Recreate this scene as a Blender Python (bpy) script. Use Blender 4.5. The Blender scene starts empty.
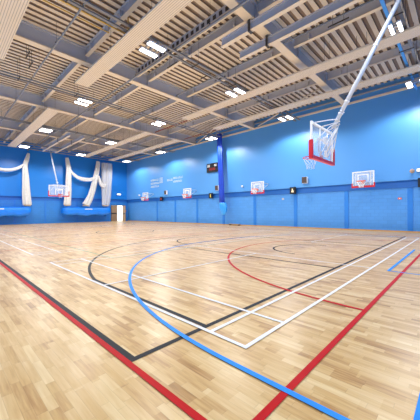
import bpy, bmesh, math, random
from math import sin, cos, pi, radians, sqrt
from mathutils import Vector, Matrix
random.seed(7)
S = bpy.context.scene
COL = S.collection

# ------------------------------------------------------------------ materials
def srgb(r, g, b):
    def c(v):
        v /= 255.0
        return v/12.92 if v <= .04045 else ((v+.055)/1.055)**2.4
    return (c(r), c(g), c(b), 1)

def mat(name, col, rough=.5, metal=0, noise=.06, nscale=3.0, bump=0, alpha=1, emit=None, estr=0, spec=.5, trans=0):
    m = bpy.data.materials.new(name); m.use_nodes = True
    nt = m.node_tree; b = nt.nodes['Principled BSDF']
    tc = nt.nodes.new('ShaderNodeTexCoord')
    n = nt.nodes.new('ShaderNodeTexNoise'); n.inputs['Scale'].default_value = nscale; n.inputs['Detail'].default_value = 4
    nt.links.new(tc.outputs['Object'], n.inputs['Vector'])
    mx = nt.nodes.new('ShaderNodeMix'); mx.data_type = 'RGBA'
    mx.inputs[6].default_value = [min(1, v*(1-noise)) for v in col[:3]]+[1]
    mx.inputs[7].default_value = [min(1, v*(1+noise)) for v in col[:3]]+[1]
    nt.links.new(n.outputs['Fac'], mx.inputs[0]); nt.links.new(mx.outputs[2], b.inputs['Base Color'])
    b.inputs['Roughness'].default_value = rough; b.inputs['Metallic'].default_value = metal
    b.inputs['Specular IOR Level'].default_value = spec
    b.inputs['Alpha'].default_value = alpha
    b.inputs['Transmission Weight'].default_value = trans
    if emit:
        b.inputs['Emission Color'].default_value = emit; b.inputs['Emission Strength'].default_value = estr
    if bump:
        bp = nt.nodes.new('ShaderNodeBump'); bp.inputs['Strength'].default_value = bump; bp.inputs['Distance'].default_value = .02
        nt.links.new(n.outputs['Fac'], bp.inputs['Height']); nt.links.new(bp.outputs[0], b.inputs['Normal'])
    return m

def floor_mat():
    m = bpy.data.materials.new('strip_wood_floor'); m.use_nodes = True
    nt = m.node_tree; N = nt.nodes; L = nt.links; b = N['Principled BSDF']
    tc = N.new('ShaderNodeTexCoord'); sp = N.new('ShaderNodeSeparateXYZ'); L.new(tc.outputs['Object'], sp.inputs[0])
    def M(op, a, bb=None):
        n = N.new('ShaderNodeMath'); n.operation = op
        for i, v in enumerate((a, bb)):
            if v is None: continue
            if isinstance(v, (int, float)): n.inputs[i].default_value = v
            else: L.new(v, n.inputs[i])
        return n.outputs[0]
    def wn(a, bb):
        c = N.new('ShaderNodeCombineXYZ'); L.new(a, c.inputs[0])
        if bb is not None: L.new(bb, c.inputs[1])
        w = N.new('ShaderNodeTexWhiteNoise'); w.noise_dimensions = '2D'; L.new(c.outputs[0], w.inputs['Vector']); return w.outputs['Value']
    W = .062; LEN = .4
    xr = M('DIVIDE', sp.outputs[0], W); row = M('FLOOR', xr)
    off = wn(row, None)
    yr = M('ADD', M('DIVIDE', sp.outputs[1], LEN), M('MULTIPLY', off, 7.0)); cell = M('FLOOR', yr)
    rnd = wn(row, cell)
    # grouped board tone (a board is three strips wide)
    xb = M('FLOOR', M('DIVIDE', sp.outputs[0], W*2)); yb = M('FLOOR', M('DIVIDE', M('ADD', sp.outputs[1], M('MULTIPLY', wn(xb, None), 3.0)), .47))
    rnd2 = wn(M('ADD', xb, 91.3), yb)
    # fine grain
    mp = N.new('ShaderNodeMapping'); mp.inputs['Scale'].default_value = (38, 3.2, 1); L.new(tc.outputs['Object'], mp.inputs[0])
    sc = N.new('ShaderNodeVectorMath'); sc.operation = 'ADD'; L.new(mp.outputs[0], sc.inputs[0])
    cc = N.new('ShaderNodeCombineXYZ'); L.new(M('MULTIPLY', rnd, 40.0), cc.inputs[2]); L.new(cc.outputs[0], sc.inputs[1])
    g = N.new('ShaderNodeTexNoise'); g.inputs['Scale'].default_value = 1.0; g.inputs['Detail'].default_value = 5; L.new(sc.outputs[0], g.inputs['Vector'])
    big = N.new('ShaderNodeTexNoise'); big.inputs['Scale'].default_value = 1.6; L.new(tc.outputs['Object'], big.inputs['Vector'])
    v = M('ADD', M('MULTIPLY', rnd, .42), M('MULTIPLY', rnd2, .24))
    v = M('ADD', v, M('MULTIPLY', g.outputs['Fac'], .7)); v = M('ADD', v, M('MULTIPLY', big.outputs['Fac'], .25)); v = M('SUBTRACT', v, .32)
    r = N.new('ShaderNodeValToRGB'); e = r.color_ramp.elements
    e[0].position = 0; e[0].color = srgb(152, 106, 50); e[1].position = 1; e[1].color = srgb(238, 208, 152)
    for p, c in ((.2, (184, 137, 76)), (.4, (208, 166, 102)), (.6, (219, 182, 122)), (.8, (228, 196, 138))):
        k = e.new(p); k.color = srgb(*c)
    L.new(v, r.inputs[0])
    # seams
    fx = M('FRACT', xr); fy = M('FRACT', yr)
    seam = M('MAXIMUM', M('LESS_THAN', fx, .03), M('LESS_THAN', fy, .006))
    mx = N.new('ShaderNodeMix'); mx.data_type = 'RGBA'; L.new(M('MULTIPLY', seam, .3), mx.inputs[0]); L.new(r.outputs[0], mx.inputs[6]); mx.inputs[7].default_value = srgb(120, 85, 50)
    L.new(mx.outputs[2], b.inputs['Base Color'])
    b.inputs['Roughness'].default_value = .34; b.inputs['Specular IOR Level'].default_value = .33
    sm = N.new('ShaderNodeTexNoise'); sm.inputs['Scale'].default_value = .8; L.new(tc.outputs['Object'], sm.inputs['Vector'])
    L.new(M('ADD', M('MULTIPLY', sm.outputs['Fac'], .16), .25), b.inputs['Roughness'])
    return m

def block_mat(name, col, axis):
    m = mat(name, col, .5, noise=.03, nscale=1.5)
    nt = m.node_tree; N = nt.nodes; L = nt.links; b = N['Principled BSDF']
    tc = N.new('ShaderNodeTexCoord'); sp = N.new('ShaderNodeSeparateXYZ'); L.new(tc.outputs['Object'], sp.inputs[0])
    cb = N.new('ShaderNodeCombineXYZ'); L.new(sp.outputs[axis], cb.inputs[0]); L.new(sp.outputs[2], cb.inputs[1])
    br = N.new('ShaderNodeTexBrick'); br.inputs['Scale'].default_value = 1; br.inputs['Brick Width'].default_value = .45
    br.inputs['Row Height'].default_value = .225; br.inputs['Mortar Size'].default_value = .012
    br.inputs['Color1'].default_value = (1, 1, 1, 1); br.inputs['Color2'].default_value = (.93, .93, .93, 1); br.inputs['Mortar'].default_value = (.82, .84, .88, 1)
    L.new(cb.outputs[0], br.inputs['Vector'])
    src = b.inputs['Base Color'].links[0].from_socket
    mu = N.new('ShaderNodeMix'); mu.data_type = 'RGBA'; mu.blend_type = 'MULTIPLY'; mu.inputs[0].default_value = 1
    L.new(src, mu.inputs[6]); L.new(br.outputs['Color'], mu.inputs[7]); L.new(mu.outputs[2], b.inputs['Base Color'])
    bp = N.new('ShaderNodeBump'); bp.inputs['Strength'].default_value = .4; bp.inputs['Distance'].default_value = .01
    L.new(br.outputs['Fac'], bp.inputs['Height']); bp.invert = True; L.new(bp.outputs[0], b.inputs['Normal'])
    return m

BLUE = srgb(50, 138, 218)
M_floor = floor_mat()
M_wallLit = mat('smooth_blue_wall_panel_lit', srgb(80, 151, 222), .42, noise=.03, nscale=.5)  # one paint on both walls; right wall's stronger light put into colour
M_wallShade = mat('smooth_blue_end_wall_panel_shaded', srgb(20, 120, 208), .38, noise=.03, nscale=.5)  # same paint, darkened to carry the end wall's shade
M_blockR = block_mat('painted_blue_block_right_lit', srgb(74, 147, 222), 1)  # lighter copy of the block paint, the right wall's light included
M_blockL = block_mat('painted_blue_block_left_shaded', srgb(44, 130, 212), 0)  # darker copy of that block paint, the end wall's shade included
M_blockP = mat('plain_blue_block', srgb(60, 143, 218), .6)
M_pil = mat('deep_blue_pilaster', srgb(34, 122, 212), .4)
M_ledgeShade = mat('ledge_shade_blue', srgb(28, 106, 196), .45)  # dark strip painting in the shadow the ledge casts
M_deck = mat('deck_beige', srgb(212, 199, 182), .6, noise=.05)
M_deckShade = mat('deck_recess_shade', srgb(136, 117, 104), .8, noise=.1)  # deeper brown paints shade into the deck recesses
M_steel = mat('blue_grey_steel', srgb(186, 188, 197), .5, noise=.06)
M_flange = mat('cream_metal_lit_flange', srgb(218, 203, 182), .5, noise=.04)  # cream metal; on beam undersides it paints in light from below
M_beige = mat('radiant_panel_cream', srgb(224, 210, 190), .45, noise=.03)
M_groove = mat('radiant_panel_groove', srgb(176, 164, 150), .6)
M_pipe = mat('galvanised_pipe', srgb(140, 142, 146), .45, metal=.3)
M_dark = mat('dark_bracket', srgb(60, 56, 54), .6)
M_redpipe = mat('red_brown_pipe', srgb(140, 62, 44), .5)
M_yel = mat('yellow_reflection_pipe', srgb(214, 178, 96), .5)  # added pipes; yellow paints in the light reflected on the trays
M_rail = mat('light_rail', srgb(150, 152, 158), .5)
M_tray = mat('dark_grey_tray', srgb(118, 120, 126), .5)
M_railCast = mat('blue_cast_rail', srgb(70, 150, 225), .5)  # grey tray with a blue light cast put into its colour
M_white = mat('white_powder_coat', srgb(232, 234, 238), .35)
M_silver = mat('silver_white_tube', srgb(206, 214, 226), .35, metal=.1)
M_red = mat('red_pad', srgb(200, 14, 32), .4)
M_orange = mat('orange_rim', srgb(228, 92, 44), .4)
M_netc = mat('white_cord', srgb(240, 240, 240), .8)
M_glass = mat('clear_acrylic', srgb(225, 234, 245), .08, alpha=.28, noise=0)
M_light = mat('lit_diffuser', (1, 1, 1, 1), .5, emit=(1, .985, .96, 1), estr=12)
M_lens = mat('lens', (1, 1, 1, 1), .5, emit=(1, 1, 1, 1), estr=2)
M_netting = mat('white_netting', srgb(206, 204, 202), .9, noise=.12, nscale=6, bump=.3)
M_sheer = mat('sheer_netting', srgb(215, 216, 220), .9, alpha=.55, noise=.1, nscale=9)
M_tan = mat('tan_canvas', srgb(196, 170, 128), .9)
M_vinyl = mat('bright_blue_vinyl', srgb(0, 122, 232), .4, noise=.12, nscale=2)
M_curtain = mat('royal_blue_curtain', srgb(0, 62, 190), .5, noise=.12, nscale=5)
M_curtain2 = mat('bright_blue_bag', srgb(40, 150, 245), .35, noise=.25, nscale=5)
M_black = mat('black_plastic', srgb(16, 16, 22), .35)
M_ltxt = mat('pale_lettering', srgb(205, 215, 215), .5)
M_redled = mat('red_led', srgb(150, 40, 30), .4, emit=srgb(220, 60, 40), estr=.1)
M_whled = mat('white_led', srgb(220, 220, 220), .4, emit=srgb(230, 230, 230), estr=.1)
M_yled = mat('yellow_led', srgb(230, 205, 90), .4, emit=srgb(235, 210, 90), estr=.6)
M_cream = mat('cream_led', srgb(225, 205, 165), .4, emit=srgb(225, 205, 165), estr=.4)
M_wood = mat('brown_door_veneer', srgb(158, 128, 96), .5, noise=.15)
M_base = mat('timber_skirting', srgb(196, 150, 84), .5, noise=.1)
M_corr = mat('white_corridor_glow', srgb(245, 245, 245), .6, emit=(1, 1, 1, 1), estr=.9)  # corridor walls glow in place of the corridor's own lighting
M_grille = mat('speaker_grille', srgb(74, 60, 56), .7)
M_brown = mat('brown_face', srgb(180, 150, 130), .6)
LINE = {k: mat('line_'+k, srgb(*c), .5, noise=.12, nscale=9, spec=.1) for k, c in dict(white=(240, 238, 236), black=(38, 40, 44), red=(196, 4, 16), blue=(48, 146, 240), green=(130, 170, 140)).items()}

# ------------------------------------------------------------------ mesh helpers
def ob(name, bm, mats, parent=None, loc=None, smooth=False):
    me = bpy.data.meshes.new(name); bmesh.ops.recalc_face_normals(bm, faces=bm.faces[:]); bm.to_mesh(me); bm.free()
    if not isinstance(mats, (list, tuple)): mats = [mats]
    for m in mats: me.materials.append(m)
    if smooth:
        for p in me.polygons: p.use_smooth = True
    o = bpy.data.objects.new(name, me); COL.objects.link(o)
    if parent: o.parent = parent
    if loc: o.location = loc
    return o

def box(bm, x0, x1, y0, y1, z0, z1, mi=0, bev=0):
    vs = [bm.verts.new((x, y, z)) for x in (x0, x1) for y in (y0, y1) for z in (z0, z1)]
    fs = []
    for i in ((0, 1, 3, 2), (4, 6, 7, 5), (0, 4, 5, 1), (2, 3, 7, 6), (0, 2, 6, 4), (1, 5, 7, 3)):
        f = bm.faces.new([vs[k] for k in i]); f.material_index = mi; fs.append(f)
    if bev:
        es = list({e for f in fs for e in f.edges})
        r = bmesh.ops.bevel(bm, geom=es, offset=bev, segments=2, affect='EDGES')
        for f in r['faces']: f.material_index = mi
    return bm

def tube(bm, pts, r, n=8, mi=0, closed=False, caps=True):
    pts = [Vector(p) for p in pts]; rings = []
    rr = r if isinstance(r, (list, tuple)) else [r]*len(pts)
    N = len(pts); up = None
    for i, p in enumerate(pts):
        if closed: d = pts[(i+1) % N]-pts[i-1]
        else: d = pts[min(i+1, N-1)]-pts[max(i-1, 0)]
        d.normalize()
        if up is None:
            up = Vector((0, 0, 1)) if abs(d.z) < .9 else Vector((1, 0, 0))
        a = d.cross(up)
        if a.length < 1e-4: a = d.cross(Vector((0, 1, 0)))
        a.normalize(); b2 = a.cross(d); up = b2
        rings.append([bm.verts.new(p+(a*cos(2*pi*k/n)+b2*sin(2*pi*k/n))*rr[i]) for k in range(n)])
    for i in range(N if closed else N-1):
        A, B = rings[i], rings[(i+1) % N]
        for k in range(n):
            f = bm.faces.new((A[k], A[(k+1) % n], B[(k+1) % n], B[k])); f.material_index = mi; f.smooth = True
    if caps and not closed:
        bm.faces.new(rings[0]).material_index = mi; bm.faces.new(rings[-1][::-1]).material_index = mi
    return bm

def BM(): return bmesh.new()
def mk(name, mats, parent=None, smooth=False, **kw):
    """kw: boxes=[(x0,x1,y0,y1,z0,z1[,mi])], tubes=[(pts,r)]"""
    bm = BM()
    for b in kw.get('boxes', []): box(bm, *b[:6], mi=(b[6] if len(b) > 6 else 0), bev=kw.get('bev', 0))
    for t in kw.get('tubes', []): tube(bm, t[0], t[1], kw.get('n', 8))
    return ob(name, bm, mats, parent, smooth=smooth)

def tag(o, label, cat, group=None, kind=None):
    o['label'] = label; o['category'] = cat
    if group: o['group'] = group
    if kind: o['kind'] = kind
    return o
def thing(name, label, cat, loc, rotz=0, group=None):
    o = bpy.data.objects.new(name, None); COL.objects.link(o); o.location = loc; o.rotation_euler = (0, 0, rotz)
    o.empty_display_size = .2
    return tag(o, label, cat, group)
def struct(o, label=None, cat=None):
    o['kind'] = 'structure'
    if label: o['label'] = label
    if cat: o['category'] = cat
    return o
def dup(root, loc, label, rotz=None):
    r = root.copy(); COL.objects.link(r); r.location = loc; r['label'] = label
    if rotz is not None: r.rotation_euler = (0, 0, rotz)
    for ch in list(root.children):
        c = ch.copy(); COL.objects.link(c); c.parent = r
        for g in list(ch.children):
            d = g.copy(); COL.objects.link(d); d.parent = c
    return r

ORD = ['first', 'second', 'third', 'fourth', 'fifth', 'sixth', 'seventh', 'eighth']
# ------------------------------------------------------------------ hall shell
X0, X1, Y0, Y1 = -1.95, 19.25, -2.4, 35.1       # lower wall faces
XU, YU = 19.0, 34.85                            # upper panel faces
ZD, ZL = 9.05, 3.05                             # deck underside, ledge height

fl = struct(mk('floor', M_floor, boxes=[(X0-.2, X1+.2, Y0-.2, Y1+2.4, -.2, 0)]), 'pale strip wood sports hall floor with coloured court lines', 'floor')

ZC = [0]
def strip(bm, p, q, w, z):
    ZC[0] += 1; z += 3e-5*(ZC[0] % 40)
    p = Vector((p[0], p[1])); q = Vector((q[0], q[1])); d = (q-p).normalized(); n = Vector((-d.y, d.x))*w/2; p = p-d*w/2; q = q+d*w/2
    bm.faces.new([bm.verts.new((v.x, v.y, z)) for v in (p+n, p-n, q-n, q+n)])
def arc(bm, c, r, a0, a1, w, z, n=64):
    ZC[0] += 1; z += 3e-5*(ZC[0] % 40)
    prev = None
    for i in range(n+1):
        a = radians(a0+(a1-a0)*i/n)
        cur = [bm.verts.new((c[0]+cos(a)*k, c[1]+sin(a)*k, z)) for k in (r-w/2, r+w/2)]
        if prev: bm.faces.new((prev[0], prev[1], cur[1], cur[0]))
        prev = cur
CX = 8.68; CY = 16.07
def sym(p): return (p[0], 2*CY-p[1])
# black basketball court
bm = BM(); z = .0026; w = .06
ex0, ex1, ey0, ey1 = CX-7.5, CX+7.32, 2.07, 30.07
for a, b in (((ex0, ey0), (ex1, ey0)), ((ex0, ey1), (ex1, ey1)), ((ex0, ey0), (ex0, ey1)), ((ex1, ey0), (ex1, ey1)), ((ex0, CY), (ex1, CY))): strip(bm, a, b, w, z)
arc(bm, (CX, CY), 1.8, 0, 360, w, z)
for s in (0, 1):
    f = (lambda p: sym(p)) if s else (lambda p: p)
    sg = -1 if s else 1
    strip(bm, f((CX-2.5, 2.07)), f((CX-2.5, 7.87)), w, z); strip(bm, f((CX+2.5, 2.07)), f((CX+2.5, 7.87)), w, z)
    strip(bm, f((CX-2.5, 7.87)), f((CX+2.5, 7.87)), w, z)
    arc(bm, f((CX, 7.87)), 1.8, 0, sg*180, w, z)
    arc(bm, f((CX, 3.64)), 1.25, 0, sg*180, w, z)
    for q in (-1, 1): strip(bm, f((CX+q*6.6, 2.07)), f((CX+q*6.6, 5.06)), w, z)
    arc(bm, f((CX, 3.64)), 6.75, sg*12.1, sg*167.9, w, z, 96)
o = ob('court_marking', bm, LINE['black'], fl); o['label'] = 'black basketball court lines'
# white badminton courts
bm = BM(); z = .0058; w = .045
YC = [4.53, 12.3, 20.1, 27.9]
for yc in YC:
    xa, xb = 2.01, 15.38
    for dy in (-3.05, -2.59, 2.59, 3.05): strip(bm, (xa, yc+dy), (xb, yc+dy), w, z)
    for x in (xa, xa+.74, xa+4.7, xb-4.7, xb-.74, xb): strip(bm, (x, yc-3.05), (x, yc+3.05), w, z)
    strip(bm, (xa, yc), (xa+4.7, yc), w, z); strip(bm, (xb-4.7, yc), (xb, yc), w, z)
o = ob('court_marking', bm, LINE['white'], fl); o['label'] = 'white badminton court lines'
# red netball court
bm = BM(); z = .0042; w = .055
nx0, nx1, ny0, ny1 = 1.12, 16.3, .91, 31.2
for a, b in (((nx0, ny0), (19.0, ny0)), ((nx0, ny1), (nx1, ny1)), ((nx0, ny0), (nx0, ny1)), ((nx1, ny0), (nx1, ny1)), ((nx0, 11.05), (nx1, 11.05)), ((nx0, 21.1), (nx1, 21.1))): strip(bm, a, b, w, z)
arc(bm, (CX, ny0), 4.88, 0, 180, w, z); arc(bm, (CX, ny1), 4.88, 0, -180, w, z); arc(bm, (CX, CY), .45, 0, 360, w, z, 32)
o = ob('court_marking', bm, LINE['red'], fl); o['label'] = 'red netball court lines'
# blue five a side court
bm = BM(); z = .0074; w = .052
for k, yy in ((1, 1.4), (-1, 2*CY-1.4)):
    arc(bm, (CX-.44, yy), 6.52, k*90, k*180, w, z, 64); arc(bm, (CX+.44, yy), 6.52, 0, k*90, w, z, 64)
    strip(bm, (CX-.44, yy+k*6.52), (CX+.44, yy+k*6.52), w, z)
for q in (-1, 1): strip(bm, (CX+q*6.96, .2), (CX+q*6.96, 1.4), w, z)
strip(bm, (CX-6.96, .2), (X1-1, .2), w, z)
strip(bm, (6.63, 1.15), (10.73, 1.15), w, z)
strip(bm, (6.63, .2), (6.63, 1.15), .045, z); strip(bm, (10.73, .2), (10.73, 1.15), .03, z)
o = ob('court_marking', bm, LINE['blue'], fl); o['label'] = 'blue goal area lines'
# green volleyball court
bm = BM(); z = .001; w = .035
for a, b in (((3.4, 7.0), (13.9, 7.0)), ((3.4, 25.1), (13.9, 25.1)), ((3.4, 7.0), (3.4, 25.1)), ((13.9, 7.0), (13.9, 25.1)), ((3.4, 13.0), (13.9, 13.0))): strip(bm, a, b, w, z)
o = ob('court_marking', bm, LINE['green'], fl); o['label'] = 'pale green volleyball court lines'

# walls (right = far long wall, left = far short wall)
def wall_right():
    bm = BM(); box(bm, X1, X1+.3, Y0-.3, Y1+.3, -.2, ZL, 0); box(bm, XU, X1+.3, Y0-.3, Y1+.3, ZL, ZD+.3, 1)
    return ob('wall_right', bm, [M_blockR, M_wallLit])
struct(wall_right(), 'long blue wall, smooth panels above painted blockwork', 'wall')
DX0, DX1, DZ = 16.72, 18.62, 2.27
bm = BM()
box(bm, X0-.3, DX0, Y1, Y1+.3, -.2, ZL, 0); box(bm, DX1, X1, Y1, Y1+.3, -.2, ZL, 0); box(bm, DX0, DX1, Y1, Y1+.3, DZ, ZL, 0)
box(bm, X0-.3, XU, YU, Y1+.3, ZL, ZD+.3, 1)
struct(ob('wall_left', bm, [M_blockL, M_wallShade]), 'short blue end wall behind the white nets', 'wall')
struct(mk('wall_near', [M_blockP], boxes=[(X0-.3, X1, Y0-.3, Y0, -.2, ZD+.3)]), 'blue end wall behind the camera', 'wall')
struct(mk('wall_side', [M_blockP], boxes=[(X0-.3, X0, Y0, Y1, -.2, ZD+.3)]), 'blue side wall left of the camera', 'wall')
struct(mk('baseboard_right', M_base, boxes=[(X1-.02, X1-.001, Y0, Y1, 0, .07)]))
# pilaster strips
n = 0
PY = [2.25, 5.7, 9.35, 13.1, 16.7, 20.4, 24.1, 27.7]
for y in PY:
    n += 1
    struct(mk('trim_%d' % n, M_pil, boxes=[(X1-.03, X1-.001, y-.13, y+.13, .075, 2.61)]), 'narrow deep blue strip on the lower right wall', 'trim')
for x in (2.2, 5.9, 8.8, 12.3, 16.3, 18.95):
    n += 1
    struct(mk('trim_%d' % n, M_pil, boxes=[(x-.1, x+.1, Y1-.03, Y1-.001, .001, 2.65)]), 'narrow deep blue strip on the lower end wall', 'trim')
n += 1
struct(mk('trim_%d' % n, M_ledgeShade, boxes=[(X1-.045, X1-.001, Y0, Y1-.05, 2.62, ZL-.002)]), 'dark blue painted shade strip under the right wall ledge', 'trim')
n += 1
struct(mk('trim_%d' % n, M_ledgeShade, boxes=[(X0, X1-.05, Y1-.045, Y1-.001, 2.66, ZL-.002)]), 'dark blue painted shade strip under the end wall ledge', 'trim')
n += 1
struct(mk('trim_%d' % n, M_flange, boxes=[(XU-.1, XU-.002, Y0, YU-.01, 8.3, 8.42)]), 'pale rail along the top of the right wall', 'trim')
n += 1
struct(mk('trim_%d' % n, M_rail, boxes=[(XU-.16, XU-.002, Y0, YU-.01, 8.72, 8.78)]), 'grey conduit above the pale rail', 'trim')
n += 1
struct(mk('trim_%d' % n, M_rail, boxes=[(X0, XU-.2, YU-.09, YU-.002, 8.3, 8.38)]), 'grey rail along the top of the end wall', 'trim')

# corrugated roof deck
bm = BM(); P = .333; prof = []
y = Y0-.3
while y < Y1+.3:
    prof += [(y, ZD), (y+.175, ZD), (y+.19, ZD+.065), (y+.318, ZD+.065)]; y += P
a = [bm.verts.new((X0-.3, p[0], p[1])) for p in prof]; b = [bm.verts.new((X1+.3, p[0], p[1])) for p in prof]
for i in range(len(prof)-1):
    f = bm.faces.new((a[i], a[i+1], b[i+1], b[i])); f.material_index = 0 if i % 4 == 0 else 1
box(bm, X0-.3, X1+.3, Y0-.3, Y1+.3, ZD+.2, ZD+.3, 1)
struct(ob('ceiling', bm, [M_deck, M_deckShade]), 'corrugated beige metal roof deck', 'ceiling')

# door
d = bpy.data.objects.new('door_1', None); COL.objects.link(d); d.location = (DX0, Y1, 0); struct(d, 'open double doorway at the far corner with a lit corridor behind', 'door')
W_ = DX1-DX0
mk('door_frame', M_black, d, boxes=[(0, .07, -.03, .2, 0, DZ), (W_-.07, W_, -.03, .2, 0, DZ), (.07, W_-.07, -.03, .2, DZ-.07, DZ)])
lf = mk('door_leaf', M_wood, d, boxes=[(.07, .95, .03, .08, .01, DZ-.08)])
mk('push_plate', M_dark, lf, boxes=[(.1, .92, 0.0, .028, 1.0, 1.18)])
lf2 = mk('door_leaf', M_wood, d, boxes=[(W_-.135, W_-.085, -.75, .04, .01, DZ-.08)])
mk('push_plate', M_dark, lf2, boxes=[(W_-.16, W_-.137, -.72, 0, .95, 1.12)])
struct(mk('wall_corridor', M_corr, boxes=[(DX0-.4, DX1+.4, Y1+2.0, Y1+2.1, 0, 2.8), (DX0-.5, DX0-.4, Y1+.3, Y1+2.1, 0, 2.8), (DX1+.4, DX1+.5, Y1+.3, Y1+2.1, 0, 2.8), (DX0-.5, DX1+.5, Y1+.3, Y1+2.1, 2.8, 2.9)]), 'white corridor with glowing walls beyond the doorway', 'wall')

# ------------------------------------------------------------------ roof steel
def ibeam(bm, axis, a0, a1, c, zb, zt, fw, tf=.04, tw=.03):
    """I section running along axis (0 = x, 1 = y) centred at c"""
    def B(u0, u1, v0, v1, z0, z1, mi):
        if axis == 0: box(bm, u0, u1, v0, v1, z0, z1, mi)
        else: box(bm, v0, v1, u0, u1, z0, z1, mi)
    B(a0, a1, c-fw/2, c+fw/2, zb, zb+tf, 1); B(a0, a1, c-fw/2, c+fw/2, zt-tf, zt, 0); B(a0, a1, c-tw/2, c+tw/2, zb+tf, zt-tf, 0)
MAINS = [5.65, 12.95, 20.3, 27.6]
for i, yb in enumerate(MAINS):
    bm = BM(); ibeam(bm, 0, X0+.01, XU-.01, yb, 8.33, ZD-.005, .34, tf=.05, tw=.05)
    for x in (1.65, 5.0, 8.35, 11.8, 15.2):     # stiffener plates
        box(bm, x-.012, x+.012, yb-.15, yb-.026, 8.382, ZD-.056, 0)
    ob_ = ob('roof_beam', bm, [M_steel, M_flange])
    tag(ob_, '%s deep blue-grey steel roof beam across the hall, counted from the near end' % ORD[i], 'beam', 'main roof beams across the hall')
PX = [(1.65, 'leftmost'), (4.95, 'second from the left'), (8.35, 'middle'), (11.2, 'second from right'), (15.3, 'nearest the right wall')]
bays = [(Y0, MAINS[0]), (MAINS[0], MAINS[1]), (MAINS[1], MAINS[2]), (MAINS[2], MAINS[3]), (MAINS[3], YU)]
for x, nm in PX[1:]:
    for k, (ya, yb) in enumerate(bays):
        bm = BM(); ibeam(bm, 1, ya+.19, yb-.19, x, 8.62, ZD-.005, .16, tf=.03, tw=.02)
        for q in range(3):                      # cleats
            yy = ya+.9+q*(yb-ya-1.8)/2; box(bm, x-.14, x-.0105, yy-.03, yy+.03, 8.66, 8.9, 0)
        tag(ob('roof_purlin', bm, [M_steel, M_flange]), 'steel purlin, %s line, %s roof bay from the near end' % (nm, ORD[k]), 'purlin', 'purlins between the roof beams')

# deep double beams that carry the retractable goals
for nm, ya, yb in (('near', Y0+.01, 7.05), ('far', 24.6, 33.0)):
    for x, sd in ((8.08, 'left'), (9.28, 'right')):
        bm = BM(); ibeam(bm, 1, ya, yb, x, 7.93, 8.25, .17, tf=.025, tw=.02)
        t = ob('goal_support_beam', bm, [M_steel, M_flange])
        tag(t, '%s one of the two parallel support beams above the %s basketball goal' % (sd, nm), 'beam', 'goal support beams')
        for y in ([m for m in MAINS if ya < m < yb]):
            mk('hanger_bracket', M_dark, t, boxes=[(x-.1, x-.088, y-.05, y+.05, 7.9, 8.33), (x+.088, x+.1, y-.05, y+.05, 7.9, 8.33), (x-.1, x+.1, y-.05, y+.05, 7.89, 7.9)])
    t = mk('cross_beam', M_steel, boxes=[(8.18, 9.18, (.63 if nm == 'near' else 32.13), (.77 if nm == 'near' else 32.27), 7.95, 8.2)])
    tag(t, 'short steel cross beam between the support beams of the %s goal' % nm, 'beam')

# radiant heating panels
def radiant(x, ya, yb, label):
    t = thing('radiant_heating_panel', label, 'heating panel', (x, ya, 7.8), 0, 'cream radiant heating panels')
    Lh = yb-ya; Wd = .66
    bm = BM(); box(bm, -Wd/2, Wd/2, 0, Lh, 0, .07, 0)
    for k in range(9):
        xx = -Wd/2+.045+k*(Wd-.09)/8; box(bm, xx-.008, xx+.008, .02, Lh-.02, -.004, -.0005, 1)
    ob('panel', bm, [M_beige, M_groove], t)
    mk('end_cap', M_flange, t, boxes=[(-Wd/2-.01, Wd/2+.01, -.03, -.001, -.01, .09)])
    mk('end_cap', M_flange, t, boxes=[(-Wd/2-.01, Wd/2+.01, Lh+.001, Lh+.03, -.01, .09)])
    k = 0; yy = .8
    while yy < Lh:
        mk('hanger', M_dark, t, boxes=[(-Wd/2-.02, Wd/2+.02, yy-.02, yy+.02, .071, .1)], tubes=[([(-Wd/2+.03, yy, .1), (-Wd/2+.03, yy, 1.24)], .006), ([(Wd/2-.03, yy, .1), (Wd/2-.03, yy, 1.24)], .006)], n=4)
        yy += 2.9
RX = [(1.70, 'leftmost'), (5.20, 'second from the left'), (12.2, 'third from the left'), (15.37, 'nearest the right wall')]
for x, nm in RX:
    radiant(x, .7, 14.1, 'long cream ribbed heating panel under the near half of the roof, %s' % nm)
    if nm != 'leftmost': radiant(x, 18.7, 32.1, 'long cream heating panel under the far half of the roof, %s' % nm)

# luminaires and their rails
lamp_rows = [1.7, 8.9, 16.05, 23.65, 30.95]
lamp_cols = [.5, 6.0, 11.3, 16.9]
HL = 7.72
t0 = thing('ceiling_light', 'x', 'ceiling light', (0, 0, HL), 0, 'twin panel ceiling lights')
mk('bracket', M_rail, t0, boxes=[(-.25, -.2, -.4, .4, .065, .1), (.2, .25, -.4, .4, .065, .1), (-.03, .03, -.4, .4, .065, .14)], tubes=[([(0, s*.17, .14), (0, s*.17, .299)], .012) for s in (-1, 1)])
for s in (-1, 1):
    mk('light_panel', M_white, t0, boxes=[(-.38, .38, s*.28-.12, s*.28+.12, .002, .06)])
    mk('diffuser', M_light, t0, boxes=[(-.36, .36, s*.28-.105, s*.28+.105, -.008, .0)])
CN = ['leftmost column', 'second column from the left', 'third column from the left', 'column nearest the right wall']
first = True
for i, x in enumerate(lamp_cols):
    for j, y in enumerate(lamp_rows):
        lb = 'twin white LED ceiling light, %s, %s row from the near end' % (CN[i], ORD[j])
        if first: t0.location = (x, y, HL); t0['label'] = lb; first = False
        else:
            q = dup(t0, (x, y, HL), lb)
            if i == 2 and j == 0: q.scale = (.85, .45, 1)
for x in lamp_cols:
    for y in lamp_rows:
        ld = bpy.data.lights.new('hall_lamp', 'SPOT'); ld.spot_size = radians(165); ld.spot_blend = .35; ld.shadow_soft_size = .12; ld.energy = 600; ld.color = (1, .985, .96)
        lo = bpy.data.objects.new('hall_lamp', ld); COL.objects.link(lo); lo.location = (x, y, HL-.13)
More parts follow.
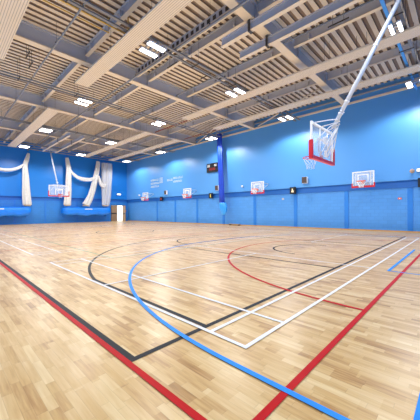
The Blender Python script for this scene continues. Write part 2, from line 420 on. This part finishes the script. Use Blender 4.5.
ld = bpy.data.lights.new('floor_bounce_fill', 'AREA'); ld.shape = 'RECTANGLE'; ld.size = 20; ld.size_y = 36; ld.energy = 1350; ld.color = (1, .94, .86)  # added upward fill standing in for light bounced off the floor
lo = bpy.data.objects.new('floor_bounce_fill', ld); COL.objects.link(lo); lo.location = ((X0+X1)/2, (Y0+Y1)/2, .3); lo.rotation_euler = (pi, 0, 0)
for j, y in enumerate(lamp_rows):
    t = thing('cable_tray', 'pair of metal cable trays across the hall above the %s row of lights' % ORD[j], 'cable tray', (0, y, 8.02), 0, 'cable trays across the hall')
    for s in (-1, 1):
        bm = BM(); c = s*.17
        xe = 17.85 if j == 2 else XU-.25; box(bm, X0+.02, xe, c-.05, c+.05, 0, .012); box(bm, X0+.02, xe, c-.05, c-.04, .012, .06); box(bm, X0+.02, xe, c+.04, c+.05, .012, .06)
        ob('tray', bm, M_railCast if j == 0 and s > 0 else M_tray, t)
    x = .2
    while x < 17.5:
        mk('hanger_rod', M_dark, t, boxes=[(x-.02, x+.02, -.26, .26, -.025, -.001)], tubes=[([(x, -.245, -.002), (x, -.245, 1.03)], .007), ([(x, .245, -.002), (x, .245, 1.03)], .007)], n=4)
        x += 2.7

# pipes along the hall
def pipe(x, z, r, m, label, name='ceiling_pipe', ya=Y0+.02, yb=YU-.02, cat='pipe'):
    t = thing(name, label, cat, (x, 0, z))
    mk('pipe', m, t, tubes=[([(0, ya, 0), (0, yb, 0)], r)], n=8)
    y = ya+1.3
    while y < yb:
        mk('pipe_hanger', M_dark, t, tubes=[([(0, y, r*.9), (0, y, 9.04-z)], .006)], boxes=[(-r-.01, r+.01, y-.02, y+.02, r*.85, r+.02)], n=4); y += 2.6
    return t
pipe(3.42, 8.15, .035, M_pipe, 'thin grey pipe running lengthwise under the roof, nearest the left')
pipe(7.05, 8.15, .045, M_pipe, 'grey pipe running lengthwise just left of the goal support beams')
pipe(10.4, 8.5, .03, M_pipe, 'thin grey pipe running lengthwise right of the goal support beams')
pipe(13.9, 8.55, .04, M_redpipe, 'red-brown pipe running lengthwise between the two right-hand heating panels')
pipe(17.4, 8.6, .035, M_redpipe, 'red-brown pipe running lengthwise close to the right wall')
t = mk('ceiling_pipe', M_yel, tubes=[([(X0+.02, 9.55, 8.28), (5.3, 9.55, 8.28), (5.3, 9.55, 9.03)], .03), ([(X0+.02, 9.95, 8.28), (4.7, 9.95, 8.28), (4.7, 9.95, 9.03)], .025)])
tag(t, 'added pair of pipes, their yellow painting reflected light, crossing left of the second heating panel', 'pipe')
# grey ventilation channel with holes beside the pipe
bm = BM(); box(bm, 7.5, 7.53, 6.0, 12.7, 8.62, 8.98, 0); box(bm, 7.42, 7.62, 6.0, 12.7, 8.58, 8.62, 1)
k = 6.2
while k < 12.5: box(bm, 7.485, 7.499, k, k+.16, 8.72, 8.88, 2); k += .32
tag(ob('slotted_channel', bm, [M_steel, M_flange, M_dark]), 'slotted steel channel beside the lengthwise pipe in the second roof bay', 'channel')
# cross braces near the right wall
for k, (ya, yb) in enumerate(bays[1:4]):
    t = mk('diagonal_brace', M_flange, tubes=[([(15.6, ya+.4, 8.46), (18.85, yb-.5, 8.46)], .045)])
    tag(t, 'diagonal steel brace by the right wall in the %s roof bay' % ORD[k+1], 'brace', 'diagonal braces by the right wall')
# toggle bars hanging from the deck
AN = [(8.0, 10.2), (9.9, 9.8), (10.6, 9.4), (2.9, 14.2), (3.2, 15.1), (6.3, 17.8), (7.4, 18.6), (6.2, 25.0), (7.2, 25.9), (12.9, 9.6), (13.0, 3.2), (10.6, 3.4)]
for k, (x, y) in enumerate(AN):
    t = mk('anchor_bar', M_dark, boxes=[(x-.02, x+.02, y-.38, y+.38, 8.4, 8.44)], tubes=[([(x, y-.2, 8.44), (x, y-.2, 9.06)], .008), ([(x, y+.2, 8.44), (x, y+.2, 9.06)], .008)], n=4)
    tag(t, 'short dark bar hung on two rods below the roof deck', 'bar', 'dark anchor bars below the deck')

# ------------------------------------------------------------------ basketball goals
def hoop_net(bm, r0=.225, r1=.12, h=.36, n=10, th=.003, z0=0):
    for s in (-1, 1):
        for k in range(n):
            pts = []
            for q in range(6):
                u = q/5; a = 2*pi*k/n+s*u*pi/3*1.4; r = r0+(r1-r0)*min(1, u*1.25)
                pts.append((r*cos(a), r*sin(a), z0-h*u))
            tube(bm, pts, th, 4)
def ring(bm, r, th, n=32, z=0): tube(bm, [(r*cos(2*pi*k/n), r*sin(2*pi*k/n), z) for k in range(n)], th, 8, closed=True)

def main_goal(y_board, sgn, label, mast_top_y, cx=CX):
    """board plane at local y=0, court side = +y (rotated for the far goal)"""
    t = thing('basketball_goal', label, 'basketball goal', (cx, y_board, 0), 0 if sgn > 0 else pi, 'ceiling hung basketball goals')
    zb, zt, hw = 2.9, 3.96, .9
    mk('backboard', M_glass, t, boxes=[(-hw+.03, hw-.03, -.012, .0, zb+.03, zt-.03)])
    f = mk('backboard_frame', M_white, t, boxes=[(-hw, -hw+.06, -.04, .01, zb, zt), (hw-.06, hw, -.04, .01, zb, zt), (-hw+.06, hw-.06, -.04, .01, zt-.06, zt), (-hw+.06, hw-.06, -.04, .01, zb, zb+.05),
                                         (-.33, .33, .001, .006, 3.55, 3.60), (-.33, -.28, .001, .006, 3.1, 3.55), (.28, .33, .001, .006, 3.1, 3.55)])
    mk('edge_padding', M_red, t, boxes=[(-hw-.035, hw+.035, -.08, .045, zb-.055, zb+.04), (-hw-.035, -hw+.03, -.08, .045, zb+.04, zb+.5), (hw-.03, hw+.035, -.08, .045, zb+.04, zb+.5)], bev=.01)
    bm = BM(); tmp = BM()
    ring(bm, .235, .014)
    for v in bm.verts: v.co += Vector((0, .385, 3.05))
    box(bm, -.1, .1, .012, .03, 2.93, 3.07); box(bm, -.06, .06, .03, .16, 3.025, 3.04)
    rim = ob('rim', bm, M_red, t); tmp.free()
    bm = BM(); hoop_net(bm)
    for v in bm.verts: v.co += Vector((0, .385, 3.04))
    ob('net', bm, M_netc, rim)
    # rear carrying frame
    top = Vector((0, -.45, 4.02))
    tb = []
    for s in (-1, 1):
        tb += [([(s*.84, -.06, 3.9), (s*.3, -.35, 4.05), (0, -.5, 4.1)], .016), ([(s*.84, -.06, 3.3), (s*.3, -.36, 3.85), (s*.05, -.5, 4.0)], .014),
               ([(s*.3, -.05, 3.0), (s*.3, -.05, 3.92)], .016), ([(s*.3, -.06, 3.05), (s*.12, -.42, 3.75)], .014), ([(s*.3, -.06, 3.9), (s*.12, -.5, 3.98)], .014),
               ([(s*.3, -.06, 3.45), (s*.1, -.4, 3.8)], .012)]
    tb += [([(-.3, -.06, 3.5), (.3, -.06, 3.5)], .022), ([(-.84, -.06, 3.88), (.84, -.06, 3.88)], .02)]
    mk('carrying_frame', M_white, t, tubes=tb)
    mk('height_adjuster', M_white, t, boxes=[(-.12, .12, -.14, -.07, 3.42, 3.62), (-.05, .05, -.16, -.08, 3.0, 3.2)], tubes=[([(0, -.12, 3.1), (0, -.46, 3.85)], .03)])
    my = (mast_top_y-y_board)*sgn
    mast = mk('mast', M_silver, t, tubes=[([(0, -.34, 3.87), (0, my, 7.86)], .06)], n=14)
    d = Vector((0, my+.34, 7.86-3.87))
    for u in (.1, .18, .52):
        c = Vector((0, -.34, 3.87))+d*u; dn = d.normalized()
        mk('clamp', M_white, t, tubes=[([c-dn*.02, c+dn*.02], .075)], n=14)
    mk('clamp_plate', M_white, t, boxes=[(-.16, .16, -.5, -.44, 4.06, 4.09)])
    mk('clamp_plate', M_white, t, boxes=[(-.13, .13, -.63, -.59, 4.3, 4.33)])
    mk('pivot_bracket', M_steel, t, boxes=[(-.55, .55, my-.06, my+.06, 7.86, 7.925)])
    return t
main_goal(3.27, 1, 'large near basketball goal on a white ceiling mast, clear board with red padding', .70, 8.62)
main_goal(28.87, -1, 'far basketball goal on a white ceiling mast before the end wall', 31.7, 8.45)

# wall mounted practice goals (local +x = out from wall towards the court is -x)
def wall_goal(y, label):
    t = thing('wall_basketball_goal', label, 'basketball goal', (18.0, y, 0), 0, 'wall mounted practice goals')
    zb, zt, hw = 2.76, 3.68, .6
    mk('backboard', M_glass, t, boxes=[(0, .012, -hw+.03, hw-.03, zb+.03, zt-.03)])
    mk('backboard_frame', M_white, t, boxes=[(-.01, .04, -hw, -hw+.06, zb, zt), (-.01, .04, hw-.06, hw, zb, zt), (-.01, .04, -hw+.06, hw-.06, zt-.06, zt), (-.01, .04, -hw+.06, hw-.06, zb, zb+.04),
        (-.008, -.001, -.3, .3, 3.44, 3.5), (-.008, -.001, -.3, -.24, 3.1, 3.44), (-.008, -.001, .24, .3, 3.1, 3.44), (.02, .04, -.42, -.38, zb+.04, zt-.06), (.02, .04, .38, .42, zb+.04, zt-.06)])
    mk('edge_padding', M_red, t, boxes=[(-.03, .05, -hw-.03, hw+.03, zb-.07, zb+.04), (-.03, .05, -hw-.03, -hw+.035, zb+.04, zb+.22), (-.03, .05, hw-.035, hw+.03, zb+.04, zb+.22)], bev=.008)
    bm = BM(); ring(bm, .235, .02)
    for v in bm.verts: v.co += Vector((-.385, 0, 3.05))
    box(bm, -.03, -.012, -.1, .1, 2.93, 3.09); box(bm, -.16, -.03, -.08, .08, 3.02, 3.045)
    rim = ob('rim', bm, M_orange, t)
    bm = BM(); hoop_net(bm, th=.008)
    for v in bm.verts: v.co += Vector((-.385, 0, 3.04))
    ob('net', bm, M_netc, rim)
    tb = []
    for s in (-1, 1):
        tb += [([(.06, s*.4, 3.55), (XU-18.0-.005, s*.4, 3.55)], .02), ([(.06, s*.4, 3.0), (XU-18.0-.005, s*.4, 3.5)], .018), ([(.06, s*.4, 2.85), (.06, s*.4, 3.6)], .02)]
    mk('wall_bracket', M_silver, t, tubes=tb)
    return t
WG = [(4.4, 'closest practice goal on the right wall, behind the big hanging goal'), (12.0, 'practice goal on the right wall, second closest, right of the blue curtain'),
      (20.6, 'practice goal on the right wall left of the blue curtain'), (28.45, 'farthest practice goal on the right wall, near the corner')]
wg = None
for y, lb in WG:
    if wg is None: wg = wall_goal(y, lb)
    else: dup(wg, (18.0, y, 0), lb)

# ------------------------------------------------------------------ nets, curtain, blue bags
def drape(name, path, mats, parent, folds=7, seg=42, amp=.22, flat=.55):
    """path: list of (x,y,z,r); smooth pleated tube"""
    bm = BM(); pts = []
    n = len(path)
    for i in range(n-1):
        p0, p1, p2, p3 = path[max(i-1, 0)], path[i], path[i+1], path[min(i+2, n-1)]
        K = 8
        for k in range(K if i < n-2 else K+1):
            u = k/K
            pts.append([.5*((2*b)+(-a+c)*u+(2*a-5*b+4*c-e)*u*u+(-a+3*b-3*c+e)*u**3) for a, b, c, e in zip(p0, p1, p2, p3)])
    rings = []
    for i, p in enumerate(pts):
        q0 = pts[max(i-1, 0)]; q1 = pts[min(i+1, len(pts)-1)]
        d = Vector((q1[0]-q0[0], q1[1]-q0[1], q1[2]-q0[2])).normalized()
        sd = d.cross(Vector((0, 1, 0))).normalized(); fw = sd.cross(d)
        r = []
        for k in range(seg):
            a = 2*pi*k/seg; rr = p[3]*(1+amp*sin(folds*a+i*.07)+.06*sin(3*a+i*.3))
            r.append(bm.verts.new(Vector(p[:3])+sd*cos(a)*rr+fw*sin(a)*rr*flat))
        rings.append(r)
    for i in range(len(rings)-1):
        for k in range(seg):
            f = bm.faces.new((rings[i][k], rings[i][(k+1) % seg], rings[i+1][(k+1) % seg], rings[i+1][k])); f.smooth = True
    bm.faces.new(rings[0]); bm.faces.new(rings[-1][::-1])
    return ob(name, bm, mats, parent)
YN = 34.1
def net(label, path, swag=None, m=M_netting, foot=True):
    t = thing('cricket_net', label, 'net', (0, 0, 0), 0, 'white practice nets gathered at the end wall')
    t.location = (path[0][0], YN, 0)
    ox = path[0][0]
    drape('hanging_net', [(x-ox, 0, z, r) for x, z, r in path], m, t)
    if swag: drape('swag', [(x-ox, -.05, z, r) for x, z, r in swag], m, t, folds=5, amp=.15, flat=.8)
    if foot:
        x, z, r = path[-1]
        bm = BM(); tube(bm, [(x-ox, 0, z+.02), (x-ox, 0, z-.1)], [r*1.02, r*.8], 14); ob('canvas_foot', bm, M_tan, t)
    x, z, r = path[0]
    mk('suspension_cord', M_dark, t, tubes=[([(0, 0, z), (0, 0, ZD-.01)], .01)], n=5)
    return t
# path given on the wall elevation: x, z, radius
net('leftmost white net column, its loop leaving the picture to the left', [(7.0, 7.75, .1), (6.85, 7.1, .18), (6.7, 6.4, .2), (6.7, 5.2, .26), (6.75, 3.6, .32), (6.85, 2.1, .37)],
    swag=[(6.65, 6.5, .1), (6.0, 6.0, .14), (5.2, 5.72, .16), (4.2, 5.8, .16), (3.2, 6.3, .14), (2.4, 7.4, .1)])
net('white net column just right of the far goal, its loop swinging right', [(10.85, 7.8, .16), (10.95, 7.1, .22), (11.05, 6.4, .26), (11.0, 5.0, .27), (10.95, 3.6, .31), (10.85, 2.15, .37)],
    swag=[(11.05, 6.6, .1), (11.5, 5.95, .15), (12.2, 5.5, .2), (13.1, 5.35, .21), (13.9, 5.55, .18), (14.5, 6.2, .12)])
net('slanting white net column left of the sheer net', [(14.6, 7.85, .2), (14.5, 7.0, .25), (14.25, 5.7, .28), (13.9, 4.3, .3), (13.45, 3.0, .35), (13.0, 2.15, .42)],
    swag=[(14.6, 6.0, .1), (14.85, 5.1, .2), (15.2, 4.7, .24), (15.6, 4.95, .2), (16.0, 5.6, .1)])
net('sheer white net hanging straight beside the doorway', [(15.75, 7.75, .62), (15.75, 6.4, .62), (15.72, 5.0, .58), (15.65, 3.4, .5), (15.5, 2.15, .42)], m=M_sheer)
t = mk('curtain_track', M_rail, boxes=[(1.8, 16.6, YN-.04, YN+.04, 8.42, 8.48)], tubes=[([(x, YN, 8.48), (x, YN, 9.04)], .01) for x in (2, 5, 8, 11, 14, 16.4)], n=5)
tag(t, 'long metal track under the roof holding the white nets', 'track')

def bag(x0, x1, label):
    t = thing('storage_trough', label, 'trough', ((x0+x1)/2, 34.2, 0), 0, 'blue troughs under the nets')
    hw = (x1-x0)/2; bm = BM(); NX, NS = 40, 28; rings = []
    for i in range(NX+1):
        u = i/NX; x = -hw+u*2*hw
        e = min(1, min(u, 1-u)*9+.45)**.5
        sag = .14*sin(pi*u)+.05*sin(u*17)+.025*sin(u*41)
        r = []
        for k in range(NS):
            a = 2*pi*k/NS; cy = cos(a); cz = sin(a)
            py = .62*math.copysign(abs(cy)**.6, cy)*e; pz = .43*math.copysign(abs(cz)**.6, cz)*e
            pz -= sag*(1 if cz < 0 else .35)+.03*sin(7*a+u*9)
            r.append(bm.verts.new((x, py, 1.47+pz)))
        rings.append(r)
    for i in range(NX):
        for k in range(NS):
            f = bm.faces.new((rings[i][k], rings[i][(k+1) % NS], rings[i+1][(k+1) % NS], rings[i+1][k])); f.smooth = True
    bm.faces.new(rings[0]); bm.faces.new(rings[-1][::-1])
    ob('vinyl_cover', bm, M_vinyl, t)
    n_ = int(2*hw/1.4)
    for k in range(n_+1):
        xx = -hw+.3+k*(2*hw-.6)/n_
        mk('wall_bracket', M_pil, t, boxes=[(xx-.03, xx+.03, .3, .895, .78, .86)])
    mk('white_patch', M_white, t, boxes=[(-.5, .4, -.648, -.636, 1.62, 1.72)])
    return t
bag(10.3, 16.1, 'long sagging bright blue vinyl trough on the end wall, left of the doorway')
bag(1.6, 7.15, 'long bright blue vinyl trough on the end wall at the left edge of the picture')

# rolled dividing curtain on right wall
t = thing('dividing_curtain', 'tall royal blue gathered dividing curtain on the right wall', 'curtain', (18.35, 16.3, 0))
def drape_y(name, path, m, parent, folds=9, seg=54, amp=.1):
    bm = BM(); rings = []
    for i, (x, y, z, r) in enumerate(path):
        rings.append([bm.verts.new((x+cos(2*pi*k/seg)*r*.6*(1+amp*sin(folds*2*pi*k/seg+i*.1)), y+sin(2*pi*k/seg)*r*(1+amp*sin(folds*2*pi*k/seg+i*.1)), z)) for k in range(seg)])
    for i in range(len(rings)-1):
        for k in range(seg):
            f = bm.faces.new((rings[i][k], rings[i][(k+1) % seg], rings[i+1][(k+1) % seg], rings[i+1][k])); f.smooth = True
    bm.faces.new(rings[0]); bm.faces.new(rings[-1][::-1]); return ob(name, bm, m, parent)
drape_y('curtain_roll', [(0, .1-.28*(8.5-z)/6.2, z, .27) for z in (8.5, 8.0, 7, 6, 5, 4, 3, 2.1)], M_curtain, t)
drape_y('tie_bag', [(0, -.27, 2.1, .3), (.02, -.32, 1.95, .38), (0, -.36, 1.65, .4), (0, -.38, 1.35, .33), (0, -.38, 1.05, .22), (0, -.36, .95, .05)], M_curtain2, t, folds=6, amp=.08)
mk('curtain_track', M_rail, t, boxes=[(-.4, .4, -.03, .13, 8.5, 8.56)], tubes=[([(0, .05, 8.56), (0, .05, 9.04)], .012)])

# ------------------------------------------------------------------ small things on the right wall
def seg7(bm, ch, y, z, h, x, d=.02, mi=0, t_=.18):
    """seven segment digit; right wall is seen with +y to the left"""
    w = h*.55; tk = h*t_
    S7 = {'0': 'abcdef', '1': 'bc', '2': 'abged', '3': 'abgcd', '8': 'abcdefg', '5': 'afgcd'}[ch]
    R = {'a': (0, w, h-tk, h), 'b': (w-tk, w, h/2, h), 'c': (w-tk, w, 0, h/2), 'd': (0, w, 0, tk), 'e': (0, tk, 0, h/2), 'f': (0, tk, h/2, h), 'g': (0, w, h/2-tk/2, h/2+tk/2)}
    for s in S7:
        u0, u1, v0, v1 = R[s]; box(bm, x-d, x, y-u1, y-u0, z+v0, z+v1, mi)
t = thing('scoreboard', 'black electronic scoreboard with red and white figures left of the blue curtain', 'scoreboard', (XU, 17.85, 5.6))
mk('casing', M_black, t, boxes=[(-.13, -.002, -.76, .76, -.44, .44)], bev=.015)
bm = BM(); seg7(bm, '0', .62, .08, .24, -.131, .008); seg7(bm, '0', .44, .08, .24, -.131, .008); seg7(bm, '0', -.3, .08, .24, -.131, .008); seg7(bm, '0', -.48, .08, .24, -.131, .008)
ob('score_digits', bm, M_whled, t)
bm = BM()
for k, yy in enumerate((.36, .17, -.06, -.25)): seg7(bm, '0', yy, -.26, .26, -.131, .008)
ob('clock_digits', bm, M_redled, t)

def sign(y, label, kind):
    t = thing('number_sign', label, 'sign', (X1-.32, y, 2.85), 0, 'small black signs under the ledge')
    mk('casing', M_black, t, boxes=[(-.05, .05, -.24, .24, -.26, .26)], bev=.01)
    mk('mounting_arm', M_black, t, boxes=[(.05, .318, -.03, .03, -.05, .05)])
    bm = BM()
    if kind == 1: box(bm, -.06, -.051, -.04, .04, -.15, .15); m = M_yled
    elif kind == 2:
        box(bm, -.06, -.051, -.03, .06, .0, .14); box(bm, -.06, -.051, -.09, .1, -.14, .0); m = M_cream
    else: box(bm, -.06, -.051, -.05, .05, -.12, .06); m = M_orange
    ob('figure', bm, m, t)
sign(9.4, 'black sign with a pale cream figure, between the two nearest practice goals', 2)
sign(18.1, 'black sign with a yellow figure, left of the blue curtain', 1)
sign(26.4, 'black sign with an orange figure, nearest the far corner', 3)
sign(1.62, 'black sign at the right edge of the picture', 3)

def speaker(y, label):
    t = thing('wall_speaker', label, 'speaker', (XU, y, 3.55), 0, 'loudspeakers on the right wall')
    mk('cabinet', M_white, t, boxes=[(-.3, -.06, -.2, .2, -.24, .24)], bev=.03)
    mk('grille', M_grille, t, boxes=[(-.325, -.301, -.18, .18, -.22, .22)])
    mk('bracket', M_steel, t, boxes=[(-.06, -.002, -.05, .05, -.06, .06)])
    for ch in t.children: pass
    return t
speaker(8.4, 'white loudspeaker with dark grille, between the two nearest practice goals')
speaker(17.1, 'white loudspeaker with dark grille, just left of the blue curtain')
speaker(25.3, 'white loudspeaker with dark grille, near the pale wall lettering')

def sensor(y, z, label, m=M_white, r=.1):
    t = thing('wall_sensor', label, 'sensor', (XU, y, z), 0, 'small round devices on the right wall')
    bm = BM(); tube(bm, [(-.002, 0, 0), (-.1, 0, 0)], .05, 12); ob('mount', bm, M_steel, t)
    bm = BM(); bmesh.ops.create_uvsphere(bm, u_segments=16, v_segments=10, radius=r)
    for v in bm.verts: v.co += Vector((-.1-r*.9, 0, 0))
    ob('head', bm, m, t, smooth=True)
sensor(2.1, 3.52, 'small round brownish device above the ledge near the right edge', M_brown, .12)
sensor(14.15, 3.5, 'small round white device just right of the blue curtain', M_white, .09)
sensor(31.2, 3.5, 'small round white device beside the farthest practice goal', M_white, .1)
t = thing('emergency_light', 'white emergency light at the right edge above the ledge', 'emergency light', (XU, 1.62, 3.56))
mk('casing', M_white, t, boxes=[(-.12, -.002, -.3, .3, -.09, .09)], bev=.02); mk('lens', M_lens, t, boxes=[(-.13, -.121, -.25, .25, -.06, .06)])
t = thing('emergency_light', 'white emergency light high on the end wall above the doorway', 'emergency light', (17.75, YU, 3.75))
mk('casing', M_white, t, boxes=[(-.3, .3, -.12, -.002, -.1, .1)], bev=.02); mk('lens', M_lens, t, boxes=[(-.25, .25, -.13, -.121, -.07, .07)])
t = thing('call_point', 'red fire call point on the end wall right of the doorway', 'alarm', (18.85, Y1-.03, 1.45))
mk('box', M_red, t, boxes=[(-.12, .12, -.09, -.002, -.14, .14)], bev=.01); mk('button', M_white, t, boxes=[(-.05, .05, -.1, -.091, -.05, .05)])
t = thing('wall_socket', 'small orange socket plate on the lower right wall under the nearest practice goal', 'socket', (X1, 2.75, 2.0))
mk('plate', M_orange, t, boxes=[(-.03, -.002, -.09, .09, -.05, .05)]); mk('switch', M_white, t, boxes=[(-.038, -.031, -.03, .03, -.02, .02)])
t = thing('wall_socket', 'small grey socket plate on the lower right wall left of the cream sign', 'socket', (X1, 10.4, 2.25))
mk('plate', M_steel, t, boxes=[(-.03, -.002, -.09, .09, -.07, .07)]); mk('switch', M_dark, t, boxes=[(-.038, -.031, -.03, .03, -.02, .02)])
# pale lettering, unreadable from here: rows of small raised strokes
def lettering(y_left, rows, label):
    t = thing('wall_lettering', label, 'lettering', (XU, y_left, 4.3))
    for (dy, z, L, h) in rows:
        bm = BM(); u = 0
        while u < L:
            w_ = random.uniform(.08, .16); w_ = min(w_, L-u+.02)
            box(bm, -.02, -.002, -dy-u-w_, -dy-u, z, z+.03); box(bm, -.02, -.002, -dy-u-.03, -dy-u, z+.031, z+h)
            if random.random() < .6: box(bm, -.02, -.002, -dy-u-w_, -dy-u-.031, z+h-.03, z+h)
            u += w_+.03
        ob('letter_row', bm, M_ltxt, t)
lettering(28.7, [(0, .85, 1.7, .2), (0, .45, 1.8, .2), (0, .05, 1.7, .2), (1.9, .5, .6, .65)], 'pale raised lettering in three rows on the upper right wall, left group')
lettering(25.3, [(0, .6, 1.0, .22), (1.2, .75, 1.6, .2), (1.2, .35, 1.5, .2)], 'pale raised lettering on the upper right wall, right group')
t = thing('low_bench', 'low black and tan bench against the foot of the right wall', 'bench', (19.05, 15.2, 0))
mk('seat_slab', M_tan, t, boxes=[(-.1, .1, -.6, .6, .09, .13)]); mk('leg', M_black, t, boxes=[(-.09, .09, .44, .59, 0, .09)]); mk('leg', M_black, t, boxes=[(-.09, .09, -.59, -.44, 0, .09)])

# ------------------------------------------------------------------ camera, world, look
cam = bpy.data.cameras.new('camera'); co = bpy.data.objects.new('camera', cam); COL.objects.link(co); S.camera = co
f, t_, roll = 263.5, radians(43.9), .0055
cam.sensor_width = 36; cam.lens = 36*f/420; cam.shift_y = 1.54/420; cam.clip_start = .05; cam.clip_end = 200
fw = Vector((cos(t_), sin(t_), 0)); rt = Vector((sin(t_), -cos(t_), 0)); up = Vector((0, 0, 1))
r2 = rt*cos(roll)-up*sin(roll); u2 = up*cos(roll)+rt*sin(roll)
co.matrix_world = Matrix(((r2.x, u2.x, -fw.x, 0), (r2.y, u2.y, -fw.y, 0), (r2.z, u2.z, -fw.z, 1.28), (0, 0, 0, 1)))
wd = bpy.data.worlds.new('world'); S.world = wd; wd.use_nodes = True
wd.node_tree.nodes['Background'].inputs[0].default_value = (.8, .88, 1, 1); wd.node_tree.nodes['Background'].inputs[1].default_value = .3
S.view_settings.view_transform = 'Standard'; S.view_settings.look = 'None'; S.view_settings.exposure = 0; S.view_settings.gamma = 1
